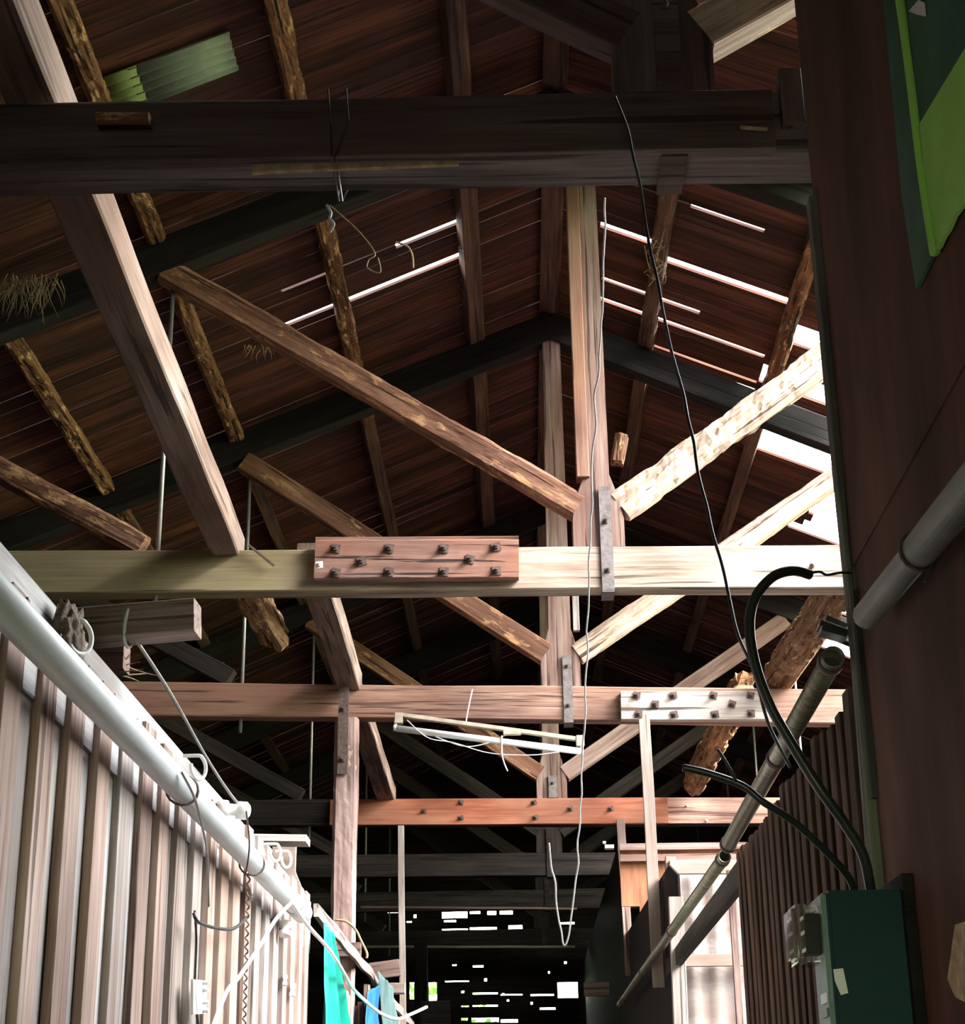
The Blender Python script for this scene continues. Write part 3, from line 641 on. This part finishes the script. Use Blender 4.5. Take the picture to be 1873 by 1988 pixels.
wire('cable_strand', [AY(*p) for p in [(1428, 1516, 3.88), (1415, 1490, 3.87), (1393, 1455, 3.86)]], .004, m_black, 'short upright strand branching from the cut black cable')
wire('stay_wire', [AY(*p) for p in [(262, 1240, 4.5), (330, 1345, 5.0), (400, 1470, 5.8), (442, 1535, 6.2), (470, 1570, 6.5)]], .0055, m_rod, 'straight grey wire stretched from the wired stub beam down to the pale pipe')
b = MB()
sx = AY(243, 1200, 4.44).x
b.tube([Vector((sx+.006*math.sin(a), 4.505+.06*math.cos(a), 2.985+.058*math.sin(a))) for a in [2*math.pi*j/12 for j in range(13)]], .005, 6)
tag(b.build('wire_loop', m_white), 'pale wire looped around the wired stub beam', 'wire')
wire('white_rope', [AX(*p) for p in [(566, 1752, -.93), (535, 1785, -.95), (505, 1835, -.96), (465, 1895, -.97), (440, 1925, -.98), (415, 1988, -.98), (395, 2040, -.98)]], .0075, m_white, 'thick white cord hanging from the end of the pale pipe, sloping to the lower left', 'cord')
wire('brown_cable', [AX(*p) for p in [(566, 1752, -.93), (600, 1800, -.93), (640, 1845, -.93), (668, 1890, -.94), (682, 1915, -.95)]]+[AY(*p) for p in [(700, 1935, 9.3), (735, 1965, 9.5), (770, 1978, 9.7), (800, 1968, 9.9), (828, 1955, 10.1)]], .009, m_white, 'grey-brown cable running across the turquoise cloth to a knot and sagging beyond', 'cable')
wire('sagging_wire', [AX(*p) for p in [(376, 1772, -1.03), (385, 1790, -1.02), (420, 1802, -1.02), (455, 1802, -1.02), (480, 1780, -1.03)]], .006, m_black, 'short black cable sagging across three battens of the left partition')
wire('black_wire', [AX(*p) for p in [(378, 1768, -1.03), (381, 1830, -1.03), (378, 1930, -1.03), (386, 2000, -1.03)]], .004, m_black, 'vertical black wire passing over the white wall bracket')
wire('orange_wire', [AX(*p) for p in [(478, 1575, -.93), (484, 1640, -.93), (478, 1690, -.95), (474, 1700, -.96)]], .003, m_iron, 'thin rusty wire end dangling over the pale pipe')
wire('looped_wire', [AX(*p) for p in [(353, 1500, -.945), (378, 1550, -.945), (395, 1615, -.99), (402, 1660, -1.02), (405, 1760, -1.03)]], .004, m_rod, 'wire draped over the pale pipe at its first tie')
b = MB(); P = []
for j in range(90):
    yy = 1690+j*3.6; p = AX(483-(yy-1690)*.03, yy, -1.025); P.append(p+Vector((.006*math.cos(j*1.3), .006*math.sin(j*1.3), 0)))
b.tube(P, .0035, 5, False); tag(b.build('braided_cord', m_iron), 'twisted brown cord hanging down the left partition', 'cord')
def hook(px, py, X, s, lab):
    c = AX(px, py, X); P = [c+Vector((s*.8*math.sin(a)*.6, s*math.sin(a)*.5, s*math.cos(a)))+Vector((.0, s*.3*math.sin(a), 0)) for a in [j*math.pi*1.55/10 for j in range(11)]]
    b = MB(); b.tube([P[0]+Vector((-.05, 0, 0))]+P, .006, 8); return tag(b.build('pipe_hook', m_porc, None, True), lab, 'hook', 'pale hooks along the top of the left partition')
hook(155, 1237, -1.02, .04, 'large curled pale hook beside the mud nest on the left partition')
hook(385, 1490, -1.02, .038, 'curled pale hook above the first wire tie of the pale pipe')
hook(535, 1655, -1.01, .035, 'nearer of two pale curled hooks by the thin board end')
hook(556, 1668, -1.01, .035, 'farther of two pale curled hooks by the thin board end')
def spool(px, py, X, r, L, lab, mat=m_porc, ax=(0, .3, 1)):
    c = AX(px, py, X); b = MB(); pr = [(-.5, .8), (-.42, 1), (-.2, 1), (-.15, .65), (.1, .65), (.15, 1), (.42, 1), (.5, .7)]
    ax = Vector(ax).normalized(); e1 = ax.orthogonal().normalized(); e2 = ax.cross(e1); P = [c+ax*(t*L) for t, _ in pr]; base = len(b.v); sd = 16
    for p, (_, q) in zip(P, pr):
        for j in range(sd): a = 2*math.pi*j/sd; b.v.append(p+(e1*math.cos(a)+e2*math.sin(a))*r*q)
    for i in range(len(pr)-1):
        for j in range(sd): a = i*sd+j; k2 = i*sd+(j+1) % sd; b.f.append((a, k2, k2+sd, a+sd))
    b.f.append(tuple(range(sd))); b.f.append(tuple(range((len(pr)-1)*sd, len(pr)*sd)))
    return tag(b.build('insulator', mat, None, True), lab, 'insulator', 'porcelain insulators on the left partition')
spool(452, 1572, -1.02, .032, .12, 'banded pale insulator reel behind the pale pipe, upper one', ax=(1, .6, 0))
spool(553, 1803, -1.045, .028, .07, 'round white insulator knob just below the end of the pale pipe')
spool(553, 1903, -1.064, .011, .05, 'tiny white insulator lower on the battens, left one')
spool(568, 1922, -1.061, .014, .06, 'small knotted white insulator lowest on the battens')
# nails on the batten tops
for j, y in enumerate(ys[6:16]):
    b = MB(); p = Vector((-1.05, y-.06, 2.72)); b.tube([p+Vector((-.03, 0, 0)), p+Vector((.008, -.004, .004))], .004, 6, False)
    o = b.build('nail', m_iron, wl)
# white wall bracket
wb = empty('wall_bracket', AX(382, 1940, -1.03)); tag(wb, 'white slotted electrical bracket screwed to a batten of the left partition', 'bracket')
b = MB(); b.prism([AX(x, y, -1.035) for x, y in [(370, 1901), (397, 1904), (396, 1968), (370, 1970)]], (.008, 0, 0)); b.build('plate', m_porc, wb, bevel=.001)
for py in (1908, 1922, 1946, 1962):
    b = MB(); p = AX(392, py, -1.03); b.tube([p, p+Vector((.02, 0, 0))], .007, 8, False); b.build('terminal', m_porc, wb)
# nest
b = MB(); c = AX(134, 1240, -1.05)
bm = bmesh.new(); bmesh.ops.create_icosphere(bm, subdivisions=4, radius=1)
for v in bm.verts:
    n_ = 1+.35*noise.noise(v.co*3)+.2*noise.noise(v.co*9); v.co = Vector((v.co.x*.03, v.co.y*.085, v.co.z*.075))*n_
me = bpy.data.meshes.new('nest'); bm.to_mesh(me); bm.free(); tag(link('mud_nest', me, Matrix.Translation(c), None, m_nest, True), 'small rough mud nest on the left partition beside the curled hook', 'nest')
def tuft(px, py, Y, n, L, lab, mat=m_straw, dirn=(0, 0, -1), sp_=.5, r=.002, w=.1):
    b = MB(); c = AY(px, py, Y); R_ = random.Random(px)
    for j in range(n):
        p = c+Vector((R_.uniform(-w, w), R_.uniform(-.05, .05), R_.uniform(-.02, .03))); d_ = (Vector(dirn)+Vector((R_.uniform(-sp_, sp_), R_.uniform(-sp_, sp_), R_.uniform(-sp_, sp_)*.6))).normalized()*L*R_.uniform(.4, 1)
        b.tube([p, p+d_*.5+Vector((R_.uniform(-.02, .02), 0, 0)), p+d_], lambda t, r=r: r*(1.2-t), 5)
    return tag(b.build('dry_grass_tuft', mat), lab, 'grass tuft', kind='stuff')
tuft(60, 545, 8.3, 70, .26, 'bundle of dry grass hanging from the boards at far left', mat=m_dgrass, w=.16, r=.003)
tuft(238, 1305, 5.0, 7, .12, 'wispy dry leaves behind the second stub beam', dirn=(1, 0, -.1), r=.003, w=.01, sp_=.7)
tuft(500, 670, 9.9, 14, .10, 'torn hanging fibres under the left slope above the long peeling strut', w=.1)
tuft(900, 960, 11.3, 1, .02, 'single fibre near the peeling strut') if 0 else None
# torn splinters by the split boards
wire('splinter_curl', [AY(x, y, 8.0) for x, y in [(768, 470), (790, 478), (800, 495), (802, 520)]], .006, m_straw, 'curled orange wood splinter under the glowing split boards', 'splinter')
# cord knotted around the near tie beam
wire('knotted_cord', [AY(*p) for p in [(634, 398, 4.36), (642, 412, 4.36), (640, 425, 4.36), (648, 435, 4.36), (640, 450, 4.38)]], .0045, m_white, 'short twisted white cord end below the nearest tie beam')
wire('thin_string', [AY(*p) for p in [(640, 398, 4.6), (670, 425, 4.6), (706, 460, 4.6), (728, 492, 4.6), (715, 505, 4.6), (714, 522, 4.6), (738, 530, 4.6), (734, 500, 4.6)]], .0025, m_straw, 'thin pale string with looped end trailing right from the white cord knot', wob=.004)
b = MB(); 
for off in (0, .055):
    zz0, zz1 = 4.385, 4.62
    x0 = AY(640, 300, 4.34).x+off
    b.tube([(x0-.01, 4.345, zz1), (x0, 4.34, 4.5), (x0+.005-off*.8, 4.345, zz0), (x0-off*.8, 4.6, zz0), (x0, 4.61, 4.5)], .003, 6, False)
tag(b.build('binding_wire', m_black), 'dark binding wire wrapped round the nearest tie beam', 'wire')
tag(beam('dropped_spike', AY(483, 1058, 8.56), AY(532, 1098, 8.56), .012, .012, m_iron, None), 'bent iron spike at the foot of the large greyed beam', 'spike')
b = MB(); nut(b, AY(620, 1097, 8.5), .02); tag(b.build('porcelain_cleat', m_porc), 'small white cleat at the left edge of the purplish splice plate', 'cleat')

# corrugated patch in the roof
tp = empty('roof_patch', AX(330, 120, -1.7)); tag(tp, 'grey-green corrugated sheet patching a gap in the roof boards, top left', 'roof sheet')
def corr(x0, x1, y0, y1, mat, nm, dz):
    n = 60; vs_ = []; fs = []
    for i in range(2):
        x = (x0, x1)[i]
        for j in range(n+1):
            y = y0+(y1-y0)*j/n; vs_.append(Vector((x, y, roofz(x)-dz+.014*math.sin((y-y0)/.07*2*math.pi))))
    for j in range(n): fs.append((j, j+1, n+2+j, n+1+j))
    b = MB(); b.add(vs_, fs); o = b.build(nm, mat, tp, True); mo = o.modifiers.new('t', 'SOLIDIFY'); mo.thickness = .003
corr(-1.90, -1.40, 7.18, 7.50, m_tin, 'main_sheet', .02)
corr(-2.02, -1.86, 7.16, 7.48, m_tinl, 'lime_edge', .026)

# ------------------------------------------------------------------ meter box
mbx = empty('meter_box', (.80, 3.9, 1.8)); tag(mbx, 'dark green electricity meter box with domed glass window, at lower right', 'meter box')
Yn = 3.88; q = AY(1603, 1728, Yn); r_ = AY(1700, 1722, Yn)
xf = q.x; zt = q.z
b = MB(); b.box((xf, Yn, 1.55), (.858, Yn+.17, zt)); b.build('body', m_teal, mbx, bevel=.006)
b = MB(); b.box((.845, Yn-.03, 1.5), (.868, Yn+.26, zt+.03)); b.build('back_board', m_chord, mbx)
b = MB(); b.box((xf-.012, Yn+.006, 1.55), (xf, Yn+.16, zt-.005)); b.build('front_cover', m_tealpale, mbx, bevel=.004)
gz0 = AY(1560, 1866, Yn).z; gz1 = AY(1560, 1752, Yn).z; gx = AY(1534, 1800, Yn+.05).x
b = MB(); b.box((gx, Yn+.015, gz0), (xf-.01, Yn+.15, gz1)); b.build('glass_window', m_glass, mbx, bevel=.010)
b = MB(); b.box((gx+.03, Yn+.035, gz0+.02), (xf-.008, Yn+.13, gz1-.02)); g = b.build('dial_unit', m_chord, mbx, bevel=.004)
for f in (.2, .5, .75):
    z_ = gz0+(gz1-gz0)*f; b = MB(); b.box((gx+.028, Yn+.05, z_), (gx+.031, Yn+.12, z_+.008)); b.build('dial_mark', m_porc, g)
for (py0, py1, mat, nm) in [(1925, 1945, m_porc, 'terminal_label'), (1955, 1972, m_black, 'cover_screw')]:
    z0 = AY(1600, py1, Yn).z; z1 = AY(1600, py0, Yn).z; b = MB(); b.box((xf-.016, Yn+.02, z0), (xf-.011, Yn+.09, z1)); b.build(nm, mat, mbx)
b = MB(); b.prism([AY(x, y, Yn-.002) for x, y in [(1617, 1882), (1636, 1880), (1646, 1928), (1632, 1932), (1620, 1905)]], (0, -.003, 0)); b.build('torn_sticker', m_porc, mbx)

# ------------------------------------------------------------------ green painted board at the top right
gb = empty('green_board', AX(1820, 250, .86)); tag(gb, 'lime green painted board with dark edge strip high on the tall brown panel', 'painted board')
X = .856
def poly(px, X_, mat, nm, th=.008, parent=gb, bevel=0):
    b = MB(); b.prism([AX(x, y, X_) for x, y in px], (-th, 0, 0)); return b.build(nm, mat, parent, bevel=bevel)
poly([(1716, -40), (1752, -40), (1786, 240), (1820, 490), (1785, 562), (1757, 380), (1738, 180)], .862, m_dgreen, 'edge_strip')
poly([(1880, 95), (1792, 240), (1806, 380), (1818, 492), (1830, 480), (1838, 462), (1848, 448), (1860, 420), (1880, 395), (1960, 300), (1960, 0)], .858, m_green, 'lime_panel')
poly([(1762, -40), (1960, -40), (1960, 0), (1880, 95), (1792, 240), (1776, 120)], .862, m_dgreen, 'dark_panel')
poly([(1765, 22), (1784, 0), (1795, 5), (1798, 32), (1780, 28)], .852, m_porc, 'paint_patch', .002)
b = MB(); b.tube([AX(1742, -40, .85), AX(1768, 150, .85), AX(1790, 330, .85), AX(1815, 492, .85)], .011, 10); b.build('bead', m_green, gb, True)
tag(poly([(1873, 1795), (1858, 1900), (1873, 1935), (1920, 1960), (1920, 1780)], .868, m_straw, 'wood_scrap', .02, None), 'tan piece of wood at the extreme lower right on the brown panel', 'wood scrap')

# ------------------------------------------------------------------ cloths at lower left
def cloth(name, pts_top, pts_bot, X_, mat, lab, folds=5, amp=.03):
    n = 48; m_ = 20; vs_ = []; fs = []
    T0 = [AX(x, y, X_) for x, y in pts_top]; B0 = [AX(x, y, X_) for x, y in pts_bot]
    for i in range(n+1):
        t = i/n; a = T0[0].lerp(T0[1], t); c = B0[0].lerp(B0[1], t)
        for j in range(m_+1):
            s_ = j/m_; p = a.lerp(c, s_); p.x += amp*(.3+.7*s_)*math.sin(t*folds*2*math.pi+s_*1.5)+.01*noise.noise(p*6); vs_.append(p)
    for i in range(n):
        for j in range(m_): q = i*(m_+1)+j; fs.append((q, q+1, q+m_+2, q+m_+1))
    b = MB(); b.add(vs_, fs); o = b.build(name, mat, None, True); mo = o.modifiers.new('t', 'SOLIDIFY'); mo.thickness = .003
    return tag(o, lab, 'cloth')
cloth('turquoise_cloth', [(630, 1790), (646, 1812)], [(622, 2040), (690, 2040)], -1.0, m_tarp, 'bright turquoise cloth hanging at the end of the left partition', 2.5, .03)
cloth('dusty_sheet', [(733, 1885), (762, 1915)], [(742, 2020), (776, 2020)], -1.03, m_film, 'dusty pale teal sheet hanging beyond the blue cloth', 2, .015)
cloth('blue_cloth', [(712, 1925), (738, 1912)], [(706, 2020), (728, 2030)], -1.02, m_blue, 'blue cloth hanging beyond the turquoise one', 2, .02)
wire('yellow_rope', [AY(*p) for p in [(650, 1786, 11.3), (672, 1789, 11.3), (690, 1805, 11.3), (700, 1825, 11.3), (712, 1850, 11.3), (711, 1860, 11.3)]], .008, m_straw, 'frayed yellowish rope tied round the strapped post', 'rope')
tag(beam('ledge_block', AY(757, 1919, 14.2), AY(786, 1919, 14.2), .085, .1, m_grey, None), 'small pale block under the thin hanging upright batten', 'block')

# ------------------------------------------------------------------ far bay
tag(beam('far_post', (-1.43, 24.6, 0), (-1.45, 24.6, 4.4), .18, .2, m_chord, None, up=(1, 0, 0)), 'broad black post before the back wall, between two bright slots', 'post')
for j, (z_, lab) in enumerate([(4.42, 'pale thin strip along the farthest tie beam, below the upper bright openings')]):
    tag(beam('far_strip', AY(700, 1838, 24.9), AY(1116, 1838, 24.9), .03, .03, m_grey, None), lab, 'rail')  # pale lower edge of the farthest tie beam, laid on as a strip
tag(beam('far_strip', AY(700, 1761, 20.9), AY(1120, 1764, 20.9), .025, .03, m_king, None), 'thin brown rail just above the upper bright openings', 'rail')
b = MB(); p = AY(1158, 1920, 18.0); b.box((p.x-.13, 18.0, p.z-.07), (p.x+.13, 18.04, p.z+.07)); tag(b.build('sign_board', m_grey), 'small blank grey board at the dark right side near the back', 'board')
b = MB(); p = AY(845, 1966, 20.0); b.box((p.x-.17, 20.0, p.z-.13), (p.x+.17, 20.04, p.z+.13)); tag(b.build('hung_board', m_dark), 'dark greenish board hung low before the back wall slot', 'board')
b = MB(); p = AY(1183, 1643, 15.2); b.box((p.x-.04, 15.2, p.z-.015), (p.x+.04, 15.3, p.z+.015)); b.tube([AY(1170, 1636, 15.2), AY(1176, 1636, 15.2)], .014, 8, False); tag(b.build('small_insulator', m_porc), 'tiny white insulator under the right of the orange-red plank', 'insulator')
# trees outside the back wall and the open side
def tree(x, y, h, s, lab):
    T = empty('tree', (x, y, -.13)); tag(T, lab, 'tree', 'trees outside the barn')
    b = MB(); b.tube([(x, y, -.13), (x+.1, y, h*.35), (x, y+.2, h*.75)], lambda t: .16*(1.1-t), 8); b.build('trunk', m_long, T)
    b = MB(); R_ = random.Random(int(x*10+y))
    for j in range(900):
        v = Vector((R_.gauss(0, 1), R_.gauss(0, 1), R_.gauss(0, 1))).normalized()*R_.uniform(.5, 1)**.5
        c = Vector((x+v.x*s, y+v.y*s, h*.72+v.z*h*.32)); a = Vector((R_.uniform(-1, 1), R_.uniform(-1, 1), R_.uniform(-1, 1))).normalized(); d_ = a.orthogonal().normalized(); l_ = R_.uniform(.12, .22)
        b.add([c-a*l_, c+d_*l_*.45, c+a*l_, c-d_*l_*.45], [(0, 1, 2, 3)])
    b.build('foliage', m_leaf, T)
m_leaf = plain('leaves', (.10, .22, .03), .6, 0, .4, 3)
tree(-2.6, 37, 5.0, 2.2, 'leafy tree outside behind the left slots of the back wall')
tree(3.6, 42, 5.2, 2.4, 'leafy tree outside behind the right window of the back wall')
